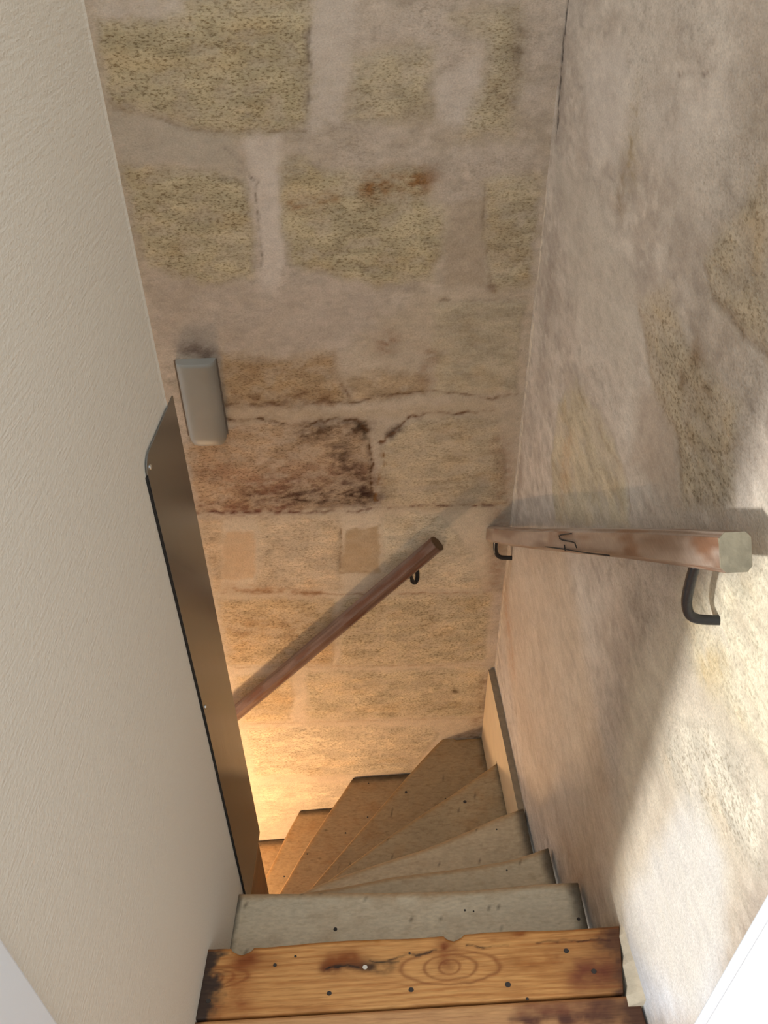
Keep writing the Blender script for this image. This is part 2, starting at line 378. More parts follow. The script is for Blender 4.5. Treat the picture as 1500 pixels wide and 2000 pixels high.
B_SMEARS = [
 (bk((390, 1000), (960, 990), (960, 1700), (480, 1700)), srgb(218, 200, 170), 0.7, 0.03),
 (bk((606, -30), (700, -30), (690, 120), (660, 240), (612, 262), (600, 140)), LIGHT, 0.7, 0.014),
 (bk((850, 150), (930, 110), (950, 180), (940, 250), (850, 240)), LIGHT, 0.8, 0.012),
 (bk((180, -30), (366, -30), (352, 22), (300, 36), (190, 28)), LIGHT, 0.8, 0.008),
 (bk((476, 270), (540, 262), (548, 360), (552, 470), (544, 580), (508, 580), (500, 440), (486, 350)), LIGHT, 0.9, 0.012),
 (bk((212, 214), (320, 240), (460, 268), (470, 330), (236, 318)), srgb(180, 168, 150), 0.8, 0.012),
 (bk((292, 548), (520, 560), (740, 560), (740, 640), (600, 690), (430, 690), (310, 680)), srgb(176, 160, 144), 0.6, 0.03),
 (bk((870, 400), (945, 390), (950, 560), (870, 560)), srgb(172, 152, 126), 0.7, 0.01),
 (bk((440, 1040), (496, 1036), (498, 1130), (436, 1134)), srgb(200, 166, 126), 0.8, 0.008),
 (bk((676, 1036), (744, 1026), (742, 1118), (664, 1116)), srgb(180, 154, 118), 1.0, 0.006),
 (bk((380, 740), (480, 796), (760, 800), (960, 780), (980, 815), (740, 812), (440, 830)), srgb(184, 160, 126), 0.6, 0.012),
 (bk((850, 560), (1040, 560), (1000, 1000), (740, 1010), (660, 700)), srgb(196, 176, 146), 0.45, 0.03),
]
DKB = srgb(62, 36, 24); BRN = srgb(112, 76, 44); RUST = srgb(146, 100, 48); RED = srgb(126, 78, 54)
B_STAINS = [
 (bk((500, 968), (600, 972), (715, 960)), 0.046, DKB, 1.0, 0.38), (bk((560, 930), (700, 925)), 0.055, RED, 0.6, 0.36),
 (bk((660, 880), (715, 970)), 0.034, DKB, 0.8, 0.40), (bk((600, 845), (710, 838)), 0.030, srgb(86, 56, 30), 0.95, 0.34),
 (bk((704, 830)), 0.014, srgb(30, 20, 14), 1.0, 0.1), (bk((712, 850)), 0.012, srgb(40, 26, 16), 0.9, 0.2),
 (bk((760, 848), (778, 838)), 0.014, DKB, 0.9, 0.3), (bk((400, 990), (560, 998)), 0.030, RED, 0.8, 0.38),
 (bk((420, 920), (520, 950)), 0.050, srgb(160, 104, 70), 0.5, 0.36),
 (bk((720, 368), (830, 356)), 0.026, RUST, 1.0, 0.34), (bk((572, 402), (650, 388)), 0.018, RUST, 0.9, 0.38), (bk((565, 330)), 0.02, BRN, 0.6, 0.4),
 (bk((760, 672)), 0.032, srgb(146, 108, 80), 0.8, 0.34), (bk((840, 690), (830, 740)), 0.022, srgb(150, 116, 84), 0.6, 0.36),
 (bk((370, 684), (400, 690)), 0.026, srgb(110, 86, 74), 0.9, 0.30), (bk((430, 780), (640, 776)), 0.022, BRN, 0.8, 0.4), (bk((480, 730), (640, 720)), 0.030, srgb(140, 106, 72), 0.6, 0.4),
 (bk((1020, 60), (1010, 130)), 0.022, srgb(112, 94, 74), 0.7, 0.38), (bk((985, 190)), 0.028, BRN, 0.5, 0.42), (bk((960, 560)), 0.012, BRN, 0.8, 0.3),
 (bk((450, 1150), (620, 1158)), 0.016, srgb(160, 112, 66), 0.8, 0.36), (bk((480, 1230), (600, 1220)), 0.05, srgb(160, 112, 60), 0.45, 0.42),
 (bk((890, 1350)), 0.012, srgb(90, 66, 40), 0.9, 0.2), (bk((950, 1320), (930, 1440)), 0.030, srgb(140, 106, 74), 0.6, 0.36),
 (bk((900, 1440), (950, 1436)), 0.024, srgb(120, 92, 64), 0.6, 0.3), (bk((700, 1390), (900, 1380)), 0.04, srgb(150, 122, 80), 0.35, 0.42),
 (bk((980, 860), (985, 1000), (960, 1150)), 0.028, srgb(150, 112, 82), 0.5, 0.36), (bk((240, 40), (600, 200)), 0.10, srgb(150, 134, 90), 0.35, 0.46),
]
B_LINES = [
 (bk((430, 820), (520, 818), (580, 834), (640, 818), (700, 822), (722, 846), (726, 900), (724, 950), (736, 978)), 0.0035, srgb(96, 62, 30), 0.9),
 (bk((745, 862), (748, 900), (740, 950), (732, 980)), 0.003, srgb(132, 92, 42), 0.8), (bk((742, 866), (770, 842), (798, 814), (850, 806), (905, 808), (960, 800)), 0.0032, srgb(110, 72, 42), 0.8),
 (bk((440, 790), (560, 788), (660, 784), (700, 786), (760, 770), (840, 762), (960, 778), (1010, 770)), 0.003, srgb(112, 80, 50), 0.7),
 (bk((384, 1002), (520, 1000), (700, 1000), (740, 992), (860, 986), (960, 988)), 0.0038, srgb(104, 58, 40), 0.85), (bk((660, 738), (690, 786)), 0.003, BRN, 0.6),
 (bk((605, 60), (606, 120), (602, 240)), 0.0028, srgb(116, 100, 80), 0.6), (bk((440, 290), (478, 322), (492, 350)), 0.0022, srgb(86, 70, 54), 0.8),
 (bk((500, 350), (506, 440), (510, 520)), 0.002, srgb(120, 104, 88), 0.6), (bk((944, 356), (946, 450), (958, 560)), 0.0022, srgb(116, 96, 70), 0.6),
 (bk((860, 588), (1030, 582)), 0.0025, srgb(128, 106, 84), 0.5), (bk((430, 1158), (560, 1156), (640, 1160), (950, 1158)), 0.0035, srgb(150, 108, 68), 0.55),
 (bk((462, 1304), (950, 1298)), 0.003, srgb(160, 124, 84), 0.45), (bk((474, 1414), (940, 1402)), 0.003, srgb(160, 126, 88), 0.4),
 (bk((668, 1034), (664, 1118), (742, 1120)), 0.0025, srgb(140, 108, 74), 0.6), (bk((220, 212), (300, 228), (380, 256), (600, 258)), 0.0025, srgb(120, 100, 70), 0.45),
]
def back_fields(U, V): return wall_fields(U, V, B_STONES, B_STAINS, B_LINES, 5, GREYM, MAUVE, B_SMEARS)
def back_3d(U, V, H): return np.stack([U, wall_b(U)-H, V], -1)
wall_back = build_wall('wall_back', -0.62, 0.46, -1.72, 1.42, 0.0045, back_3d, back_fields, M_STONE, {9: 'stone block with dark rusty brown stain'})

R_STONES = [
 (rk((1086, 1022), (1078, 900), (1090, 790), (1126, 744), (1170, 812), (1212, 892), (1228, 960), (1230, 1030)), srgb(190, 172, 142), 0.35, 0.008),
 (rk((1250, 592), (1306, 568), (1340, 660), (1392, 730), (1446, 800), (1432, 990), (1336, 986), (1326, 860), (1276, 760)), srgb(186, 168, 140), 1.0, 0.012),
 (rk((1378, 510), (1420, 440), (1502, 330), (1506, 700), (1446, 640), (1394, 590)), srgb(188, 170, 142), 0.8, 0.012),
 (rk((1330, 1150), (1420, 1110), (1510, 1080), (1510, 1500), (1440, 1420), (1350, 1290)), srgb(222, 210, 180), 0.5, 0.022),  # paler stones in the sunlit patch, its brightness kept in their colour
 (rk((1310, 1400), (1400, 1420), (1500, 1560), (1480, 1700), (1380, 1600), (1290, 1500)), srgb(218, 208, 186), 0.8, 0.022),
]
R_SMEARS_LIGHT = [
 (rk((1140, 120), (1210, 60), (1240, 200), (1200, 330), (1150, 300)), LIGHT, 0.6, 0.03), (rk((1250, 200), (1420, 120), (1440, 260), (1300, 340)), LIGHT, 0.5, 0.04),
 (rk((1080, 300), (1160, 360), (1260, 620), (1240, 760), (1120, 600)), srgb(186, 172, 154), 0.6, 0.03), (rk((1320, 760), (1250, 760), (1230, 900), (1330, 1000)), srgb(172, 152, 132), 0.7, 0.02),
 (rk((960, 1080), (1100, 1040), (1230, 1740), (1120, 1720), (1030, 1560)), srgb(200, 174, 142), 0.5, 0.05),
 (rk((1330, 1560), (1360, 1500), (1420, 1700), (1400, 1990), (1240, 1990), (1220, 1760)), srgb(216, 222, 232), 0.9, 0.03),  # bluish sky light low in the sunlit patch, painted into the colour
 (rk((1380, 1190), (1440, 1240), (1420, 1290), (1390, 1260)), srgb(228, 226, 220), 0.7, 0.012),
 (rk((1230, 1300), (1500, 1000), (1560, 1500), (1360, 2000), (1180, 1800)), srgb(214, 202, 176), 0.6, 0.05),  # pale cream of the sunlit patch painted into the plaster
]
R_STAINS_GLOW = [
 (rk((1240, 220), (1232, 320)), 0.03, srgb(150, 126, 80), 0.7, 0.38), (rk((1215, 330), (1210, 400)), 0.028, srgb(134, 108, 72), 0.6, 0.4),
 (rk((1362, 688)), 0.022, srgb(136, 106, 70), 0.8, 0.2), (rk((1335, 738)), 0.016, srgb(128, 100, 66), 0.8, 0.2), (rk((1378, 770)), 0.020, srgb(132, 106, 74), 0.7, 0.3),
 (rk((1010, 1000), (1030, 700)), 0.03, srgb(140, 118, 98), 0.6, 0.36), (rk((985, 1150), (1000, 1300)), 0.05, srgb(176, 126, 80), 0.55, 0.34),  # the orange one is lamp glow painted in beside the lower corner
 (rk((1060, 1500), (1150, 1780)), 0.04, srgb(150, 120, 90), 0.45, 0.4), (rk((1380, 1310), (1400, 1300)), 0.03, srgb(206, 180, 126), 0.7, 0.3),
 (rk((1300, 150), (1330, 420)), 0.05, srgb(140, 122, 104), 0.5, 0.42), (rk((1100, 60), (1090, 260)), 0.02, srgb(120, 104, 90), 0.6, 0.36), (rk((1110, 860), (1100, 960)), 0.03, srgb(190, 146, 100), 0.5, 0.36),
 (rk((1090, 400), (1060, 700)), 0.05, srgb(136, 116, 98), 0.5, 0.40), (rk((1470, 150), (1480, 300)), 0.05, srgb(150, 126, 96), 0.4, 0.42),
]
R_LINES = [
 (rk((1066, 380), (1040, 640), (1012, 900), (985, 1150), (966, 1330)), 0.005, srgb(214, 198, 172), 0.9),
 (rk((1112, -20), (1100, 80), (1092, 180), (1088, 262)), 0.0035, srgb(70, 60, 54), 1.0),  # shadow gap between the two walls, painted as a dark line
 (rk((1320, 150), (1345, 140), (1375, 148), (1400, 130)), 0.002, srgb(120, 100, 84), 0.6), (rk((1130, 760), (1176, 850), (1222, 930), (1228, 1000)), 0.003, srgb(140, 118, 92), 0.5),
 (rk((1375, 520), (1400, 590), (1450, 650), (1500, 700)), 0.003, srgb(142, 120, 98), 0.5), (rk((1250, 600), (1275, 740), (1322, 830), (1328, 900)), 0.003, srgb(132, 108, 84), 0.5),
]
def right_fields(U, V):
    col, H, pit, ids = wall_fields(U, V, R_STONES, R_STAINS_GLOW, R_LINES, 131, srgb(178, 161, 144), srgb(196, 182, 166), R_SMEARS_LIGHT, 1.15, 0.86, 0.96)
    # the plaster rolls in a little towards the landing floor
    H = H + 0.006*(fbm(U*3, V*3, 77)-0.5)
    return col, H, pit, ids
def right_3d(U, V, H): return np.stack([wall_r(U)-H, U, V], -1)
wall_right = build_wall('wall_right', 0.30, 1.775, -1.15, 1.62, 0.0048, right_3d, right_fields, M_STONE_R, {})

# plain continuations of the shell outside the photograph's frame
def slab(name, pts, mat):
    me = mesh_from(name, pts, [(0, 1, 2, 3)] if len(pts) == 4 else [tuple(range(len(pts)))]); o = link(name, me, mat); o['kind'] = 'structure'; return o
prism('wall_back_upper', [(-2.6, wall_b(-2.6)), (0.47, wall_b(0.47)), (0.47, 1.95), (-2.6, 1.95)], 1.42, 2.7, M_LOWER)['kind'] = 'structure'
prism('wall_back_left', [(-2.6, wall_b(-2.6)), (-0.62, wall_b(-0.62)), (-0.62, 1.95), (-2.6, 1.95)], -2.8, 1.42, M_LOWER)['kind'] = 'structure'
prism('wall_back_lower', [(-0.62, wall_b(-0.62)), (0.47, wall_b(0.47)), (0.47, 1.95), (-0.62, 1.95)], -2.8, -1.72, M_LOWER)['kind'] = 'structure'
prism('wall_right_upper', [(wall_r(0.3), 0.3), (0.6, 0.3), (0.6, 1.9), (wall_r(1.9), 1.9)], 1.62, 2.7, M_LOWER)['kind'] = 'structure'

# ------------------------------------------------------------------ left partition with rounded end
def left_block():
    plan = []
    r = 0.034; y1 = Y_END; x1 = wall_l(y1)
    plan.append((wall_l(0.25), 0.25)); plan.append((wall_l(y1-r), y1-r))
    for k in range(1, 11):
        a = k/10*math.pi/2; plan.append((x1-r+r*math.cos(a), y1-r+r*math.sin(a)))
    plan += [(-2.6, y1), (-2.6, 0.25)]
    o = prism('wall_left', plan, -0.315, 2.7, M_PLASTER); o['kind'] = 'structure'
    y2 = 1.03
    plan = [(wall_l(0.25), 0.25), (wall_l(0.8), 0.80), (-0.325, 0.86), (-0.36, y2), (-2.6, y2), (-2.6, 0.25)]
    o2 = prism('wall_left_lower', [(wall_l(0.25), 0.25), (wall_l(0.86), 0.86), (-0.36, 0.862), (-0.36, y2), (-2.6, y2), (-2.6, 0.25)], -2.8, -0.315, M_LOWER); o2['kind'] = 'structure'
left_block()

# ------------------------------------------------------------------ boards: ruled between a back and a front edge line
def board(name, back, front, z, thick, ns, nt, colfn, mat, parent, rad=0.006, front_jag=None, zfn=None):
    B = sampled(back, ns); Fr = sampled(front, ns)
    T = np.linspace(0, 1, nt); rows = []
    n_prof = []
    verts = []; cols = []; pits = []
    prof = [('b', 0, -thick)] + [('t', t, 0) for t in T[:-1]]
    arc = [(math.cos(a), math.sin(a)) for a in np.linspace(math.pi/2, -math.pi/2, 7)]
    for i in range(ns):
        b = B[i]; f = Fr[i].copy(); d = f-b; L = np.linalg.norm(d)+1e-9; d = d/L
        if front_jag is not None: f = f + d*front_jag(i/(ns-1)); L = np.linalg.norm(f-b)
        for kind, t, dz in prof:
            p = b + d*(L-rad)*t
            zz = z+dz + (zfn(p[0], p[1]) if zfn and dz == 0 else 0)
            verts.append((p[0], p[1], zz))
        zf = zfn(f[0], f[1]) if zfn else 0
        for ca, sa in arc:
            p = b + d*(L-rad+rad*ca)
            verts.append((p[0], p[1], z+zf*(sa > 0) - rad + (rad*sa if sa >= 0 else 0) + (sa*(thick-rad) if sa < 0 else 0)))
    m = len(prof)+len(arc)
    faces = []
    for i in range(ns-1):
        for j in range(m):
            a, b2 = i*m+j, i*m+(j+1) % m
            faces.append((a, b2, b2+m, a+m))
    faces.append(tuple(range(m-1, -1, -1))); faces.append(tuple(range((ns-1)*m, ns*m)))
    V = np.array(verts); S = np.repeat(np.linspace(0, 1, ns), m)
    tt = np.array([p[1] for p in prof]+[1.0]*len(arc)); tt[0] = 0; Tt = np.tile(tt, ns)
    jj = np.tile(np.arange(m), ns)
    col, pit = colfn(V, S, Tt, jj >= len(prof))
    me = mesh_from(name, verts, faces, col, pit)
    me.polygons.foreach_set('use_smooth', [len(p.vertices) == 4 for p in me.polygons])
    o = link(name, me, mat, parent)
    bm = bmesh.new(); bm.from_mesh(me); bmesh.ops.recalc_face_normals(bm, faces=bm.faces); bm.to_mesh(me); bm.free()
    return o

# ------------------------------------------------------------------ landing floor of pine planks
floor = empty('floor', (0, 0, 0)); floor['kind'] = 'structure'
P_LIGHT = srgb(204, 150, 90); P_MID = srgb(164, 102, 50); P_DARK = srgb(120, 62, 26); P_BLK = srgb(44, 36, 34)
def lv(*pts): return [tuple(on_level(x, y)[:2]) for x, y in pts]
def pine(knots, stains, seed, pale=0.0, ends=True):
    def fn(V, S, T, edge):
        X, Y = V[:, 0], V[:, 1]
        gx = X.copy(); gy = Y.copy(); ring = np.zeros(len(X))
        warp = 0.010*(fbm(X*5, Y*14, seed)-0.5)
        for kx, ky, r in knots:
            d2 = ((X-kx)/2.6)**2+(Y-ky)**2
            gy = gy + (Y-ky)/(np.sqrt(d2)+0.006)*r*np.exp(-d2/(2*(1.9*r)**2))
        g = (gy+warp)*95
        band = 0.5+0.5*np.sin(2*math.pi*(g+0.9*fbm(X*4, Y*20, seed+3)))
        band = band**3
        fine = fbm(X*14, Y*420, seed+4, 3)
        t = (0.55*band*smooth(0.3, 0.65, fbm(X*5+9, Y*26, seed+12))+0.32*smooth(0.35, 0.7, fine))
        col = P_LIGHT*(1-t[:, None])+P_MID*t[:, None]
        blot = smooth(0.5, 0.75, fbm(X*9, Y*22, seed+5, 4))[:, None]*0.45
        col = col*(1-blot)+P_MID*0.8*blot
        for kx, ky, r in knots:
            d = np.sqrt(((X-kx)/1.25)**2+(Y-ky)**2)
            w = np.exp(-(d/(r*0.35))**2)*0.4
            for q, asp in ((0.6, 1.5), (1.0, 2.3), (1.35, 3.2)):
                de = np.sqrt(((X-kx)/asp)**2+(Y-ky)**2)+0.006*(fbm(X*30, Y*30, seed+2)-0.5)
                w = np.maximum(w, np.exp(-((de-r*q)/0.0016)**2)*0.62)
            w = np.clip(w, 0, 1)[:, None]; col = col*(1-w)+P_DARK*w
        if pale: col = col*(1-pale)+srgb(190, 150, 112)*pale
        n = fbm(X*40, Y*60, seed+7, 4); n2 = fbm(X*16, Y*24, seed+8, 3)
        for pts, rad, c, k in stains:
            d = line_dist(X+0.012*(n-0.5), Y+0.016*(n-0.5), pts) if len(pts) > 1 else np.hypot(X-pts[0][0]+0.02*(n-0.5), Y-pts[0][1]+0.02*(n-0.5))
            w = np.clip(np.exp(-(d/rad)**2)*k*(0.35+1.1*smooth(0.3, 0.65, 0.5*n+0.5*n2)), 0, 1)[:, None]; col = col*(1-w)+c*w
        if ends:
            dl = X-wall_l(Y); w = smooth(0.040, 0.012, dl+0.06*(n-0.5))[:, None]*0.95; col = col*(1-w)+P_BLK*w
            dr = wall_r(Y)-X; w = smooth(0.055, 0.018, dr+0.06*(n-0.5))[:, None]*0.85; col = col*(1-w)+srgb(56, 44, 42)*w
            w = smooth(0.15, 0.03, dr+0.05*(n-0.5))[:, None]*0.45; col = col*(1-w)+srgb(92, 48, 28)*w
        e = edge.astype(float)[:, None]*0.35; col = col*(1-e)+P_MID*0.8*e
        return col, np.full(len(X), 0.6)
    return fn
k1 = on_level(878, 1890); k2 = on_level(447, 1908)
st1 = [(lv((640, 1888), (760, 1886)), 0.010, srgb(66, 44, 24), 0.8), (lv((690, 1872), (650, 1880)), 0.020, srgb(126, 66, 20), 0.7), (lv((870, 1850), (876, 1872)), 0.018, srgb(120, 58, 20), 0.8),
       (lv((1075, 1852), (1095, 1858)), 0.016, srgb(112, 54, 22), 0.8), (lv((1010, 1868), (1060, 1862)), 0.018, srgb(140, 82, 34), 0.6), (lv((960, 1828), (1020, 1822)), 0.010, srgb(118, 56, 16), 0.8),
       (lv((470, 1880), (490, 1870)), 0.016, srgb(126, 66, 26), 0.7), (lv((440, 1968), (460, 1960)), 0.026, srgb(130, 66, 28), 0.7), (lv((460, 1930)), 0.03, srgb(150, 84, 36), 0.5),
       (lv((1140, 1900), (1180, 1890)), 0.03, srgb(116, 60, 40), 0.7), (lv((1050, 1840), (1190, 1838)), 0.0022, srgb(52, 30, 20), 1.0), (lv((760, 1874), (850, 1858)), 0.002, srgb(60, 40, 24), 0.9),
       (lv((600, 1835), (740, 1830)), 0.006, srgb(150, 90, 30), 0.6), (lv((640, 1889), (700, 1892)), 0.0016, srgb(34, 24, 16), 1.0), (lv((720, 1880), (778, 1880)), 0.0016, srgb(34, 24, 16), 1.0), (lv((910, 1848), (990, 1852)), 0.0016, srgb(60, 36, 20), 0.9)]
rng = np.random.RandomState(3)
def jag1(s):
    # splits and bites along the worn front edge
    x = -0.303+s*0.733
    j = -0.0025*math.sin(x*23)*0.6 + 0.0020*(float(fbm(np.array([x*30]), np.array([0.5]), 9)[0])-0.5)
    if -0.262 < x < -0.222: j -= 0.012*(1-abs((x+0.242)/0.020))**0.5
    if 0.116 < x < 0.150: j -= 0.010*(1-abs((x-0.133)/0.017))**0.5
    return j
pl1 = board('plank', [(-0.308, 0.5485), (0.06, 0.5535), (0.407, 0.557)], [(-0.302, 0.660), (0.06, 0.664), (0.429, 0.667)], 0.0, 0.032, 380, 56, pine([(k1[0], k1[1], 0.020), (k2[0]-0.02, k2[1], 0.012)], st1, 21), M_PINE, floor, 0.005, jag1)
pl1['label'] = 'orange pine plank at the top of the stairs with chipped edge'
st2 = [(lv((1040, 1985), (1160, 1975)), 0.03, srgb(110, 62, 44), 0.7), (lv((1000, 1990), (1200, 1985)), 0.006, srgb(80, 50, 40), 0.6), (lv((1180, 1970)), 0.03, srgb(76, 50, 44), 0.7)]
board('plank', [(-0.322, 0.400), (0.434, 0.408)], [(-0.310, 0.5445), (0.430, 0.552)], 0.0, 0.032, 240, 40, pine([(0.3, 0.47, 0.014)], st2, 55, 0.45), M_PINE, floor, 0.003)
yb = 0.396
for k in range(20):
    w = 0.145; xl = -0.325 if yb-w > 0.3 else -2.6; xr = 0.43 if yb-w > 0.3 else 1.5
    board('plank', [(xl, yb-w), (xr, yb-w)], [(xl, yb), (xr, yb)], 0.0, 0.032, 60, 8, pine([], [], 80+k, 0.2, False), M_PINE, floor, 0.003); yb -= w+0.004
# nails
nail_bm = bmesh.new(); bmesh.ops.create_cone(nail_bm, cap_ends=True, segments=10, radius1=0.0046, radius2=0.0040, depth=0.003)
nail_me = bpy.data.meshes.new('nail'); nail_bm.to_mesh(nail_me); nail_bm.free(); nail_me.materials.append(M_NAIL)
for px, py, sc, mt in [(537, 1885, .8, 0), (577, 1868, .55, 0), (643, 1940, 1, 0), (803, 1933, 1.05, 0), (992, 1923, 1.2, 0), (407, 1955, 1, 0), (1030, 1951, .6, 0), (800, 1862, .5, 0), (1106, 1857, 1.1, 0), (1160, 1897, 1.1, 0), (713, 1889, 1.0, 1)]:
    p = on_level(px, py); n = bpy.data.objects.new('nail', nail_me); C.objects.link(n); n.location = (p[0], p[1], 0.0002); n.scale = (sc, sc*0.85, 0.5); n.parent = pl1
    if mt:
        n.data = nail_me.copy(); n.data.materials.clear(); n.data.materials.append(M_FILL); n.name = 'filler_dot'
# dark joist space under the landing edge
prism('floor_joist', [(-0.30, 0.30), (0.43, 0.30), (0.43, 0.628), (-0.30, 0.628)], -0.1895, -0.033, M_RISER, floor)

# ------------------------------------------------------------------ staircase
stair = empty('staircase', (0.0, 0.66, -0.19))
tag(stair, 'worn grey painted wooden winder staircase turning down to the left', 'staircase')
NOSE = {
 0: [(-0.310, 0.660), (0.06, 0.664), (0.426, 0.667)],
 1: [(-0.305, 0.853), (-0.1, 0.846), (0.067, 0.841), (0.195, 0.838), (0.314, 0.844), (0.4205, 0.845)],
 2: [(-0.275, 0.930), (-0.104, 0.951), (0.04, 0.972), (0.199, 0.985), (0.324, 1.002), (0.415, 1.027)],
 3: [(-0.272, 1.006), (-0.115, 1.072), (0.02, 1.112), (0.158, 1.153), (0.319, 1.217), (0.411, 1.250)],
 4: [(-0.270, 1.066), (-0.14, 1.164), (-0.022, 1.249), (0.103, 1.333), (0.217, 1.405), (0.406, 1.534)],
 5: [(-0.300, 1.126), (-0.213, 1.236), (-0.055, 1.417), (0.123, 1.630), (0.24, 1.752)],
 6: [(-0.430, 1.140), (-0.314, 1.341), (-0.235, 1.486), (-0.166, 1.600), (-0.077, 1.740)],
 7: [(-0.565, 1.100), (-0.378, 1.523), (-0.329, 1.639), (-0.286, 1.733)],
 8: [(-0.76, 1.050), (-0.60, 1.45), (-0.50, 1.725)],
 9: [(-0.96, 1.050), (-0.84, 1.45), (-0.74, 1.716)],
 10: [(-1.18, 1.050), (-1.10, 1.45), (-0.99, 1.708)],
}
GREY = {1: srgb(206, 192, 166), 2: srgb(190, 172, 143), 3: srgb(186, 165, 134), 4: srgb(160, 138, 106), 5: srgb(152, 128, 95), 6: srgb(154, 130, 97), 7: srgb(156, 130, 95), 8: srgb(158, 130, 94), 9: srgb(176, 140, 94), 10: srgb(176, 140, 94)}  # lower treads browner: worn wood, with warm light mixed into the colour
WORN = srgb(146, 110, 70)
def painted(k):
    base = GREY[k]; seed = 300+k*7
    def fn(V, S, T, edge):
        X, Y = V[:, 0], V[:, 1]
        n1 = fbm(X*7, Y*9, seed, 4); n2 = fbm(X*30, Y*40, seed+1, 4)
        gr = fbm(S*14, T*30+S*3, seed+2, 3)
        col = base*(0.86+0.24*n1+0.16*(gr-0.5))[:, None]
        w = smooth(0.52, 0.75, 0.5*n1+0.5*n2)[:, None]*(0.25 if k < 4 else 0.5); col = col*(1-w)+WORN*w
        # paint rubbed away along the nosing, dirt left at the foot of the riser behind
        e = np.maximum(edge.astype(float)*0.55, smooth(0.93, 1.0, T)*0.35*smooth(0.4, 0.6, n2))[:, None]; col = col*(1-e)+srgb(160, 118, 68)*e
        dirt = (smooth(0.25, 0.0, T)*0.28*smooth(0.3, 0.6, n1))[:, None]; col = col*(1-dirt)+srgb(128, 92, 50)*dirt
        dr = (smooth(0.950, 0.992, S+0.02*(n2-0.5))*0.85)[:, None]; col = col*(1-dr)+srgb(60, 50, 40)*dr  # dark right end: shade of the gap at the wall painted on
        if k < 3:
            dl = (smooth(0.009, 0.002, X-wall_l(Y)+0.006*(n2-0.5))*0.9)[:, None]; col = col*(1-dl)+srgb(40, 34, 28)*dl  # dark gap against the left wall painted on
        sp = smooth(0.86, 0.92, fbm(X*110, Y*110, seed+5, 2))[:, None]*0.6; col = col*(1-sp)+srgb(60, 44, 30)*sp
        return col, np.full(len(X), 0.5+0.4*(k > 3))
    return fn
treads = {}
def back_of(k):
    if k == 5: return NOSE[4]
    return NOSE[k]
for k in range(1, 11):
    bk_ = [np.array(p) for p in NOSE[k-1]]; ft = [np.array(p) for p in NOSE[k]]
    if k == 5: ft = ft[:-1] + [np.array((0.24, 1.754)), np.array((0.407, 1.758))]
    # run the board a little under the step above
    bk2 = []
    c_f = np.mean(ft, axis=0); c_b = np.mean(bk_, axis=0); d = c_b-c_f; d = d/np.linalg.norm(d)
    if k <= 4: bk2 = [p + d*0.03 for p in bk_]
    else:
        bk2 = [p + d*0.03*(1 if i < len(bk_)-1 else 0.0) for i, p in enumerate(bk_)]
    if k == 5:
        # corner step: plain polygon pieces follow two walls, so use straight resampling
        ft = [NOSE[5][0], NOSE[5][2], NOSE[5][4], (0.30, 1.7545), (0.406, 1.759)]
    def jag(s, k=k): return 0.004*(float(fbm(np.array([s*9.0]), np.array([k*1.7]), 5)[0])-0.5) if k != 5 else 0.0
    def sag(x, y, k=k): return -0.002+0.003*float(vnoise(np.array([x*5.0]), np.array([y*5.0+k]), 8)[0])
    if k == 5:
        # ruled patch with matching corner parameter
        nb = 60
    treads[k] = board('tread', bk2, ft, -k*RISE, 0.032, 110, 24, painted(k), M_PAINT, None, 0.007, jag)
    place(treads[k], stair)
    treads[k]['label'] = 'grey painted step board' if k <= 3 else 'brown worn step board'
    # riser under the nosing
    fr = sampled(NOSE[k], 40); inner = []
    nrm = d*0.024
    vsr = []; fsr = []
    for i, p in enumerate(fr):
        q = p+nrm*(1 if (k < 5 or i < 38) else 0.2)
        for z_ in (-k*RISE-0.032, -(k+1)*RISE-0.004):
            vsr.append((q[0], q[1], z_)); vsr.append((q[0]+d[0]*0.018, q[1]+d[1]*0.018, z_))
    for i in range(39):
        a = i*4; b = a+4
        fsr += [(a, b, b+2, a+2), (a+1, a+3, b+3, b+1), (a, a+1, b+1, b), (a+2, b+2, b+3, a+3)]
    fsr += [(0, 2, 3, 1), (39*4, 39*4+1, 39*4+3, 39*4+2)]
    rs = link('riser', mesh_from('riser', vsr, fsr), M_RISER); place(rs, stair)
# riser under the landing edge
vsr = []
rs = prism('riser', [(-0.292, 0.630), (0.426, 0.640), (0.426, 0.655), (-0.292, 0.645)], -RISE-0.004, -0.032, M_RISER); place(rs, stair)
# nail holes in the treads
for k, px, py, sc in [(1, 908, 1778, .5), (1, 655, 1815, .9), (1, 1130, 1795, .8), (1, 925, 1780, .4), (4, 908, 1566, 1.2), (5, 793, 1547, 1.0), (6, 675, 1627, .7), (6, 600, 1668, .6), (7, 555, 1712, .7), (6, 720, 1530, .6), (7, 640, 1600, .5), (3, 970, 1620, .5), (2, 990, 1700, .5), (5, 870, 1560, .6), (5, 718, 1596, .6)]:
    p = on_level(px, py, -k*RISE); n = bpy.data.objects.new('nail', nail_me); C.objects.link(n); n.location = (p[0], p[1], -k*RISE+0.0003); n.scale = (sc, sc, 0.5)
    n.parent = treads[k]; n.matrix_parent_inverse = Matrix.Translation(-Vector(stair.location)) if False else Matrix.Identity(4)
    n.matrix_parent_inverse = Matrix.Identity(4)
# newel and its face below the steel sheet
nw = prism('newel_post', [(wall_l(0.865)+0.004, 0.865), (wall_l(1.036)+0.003, 1.036), (-0.358, 1.036), (-0.358, 0.865)], -1.9, -0.318, M_NEWEL, None, 0.003); place(nw, stair)
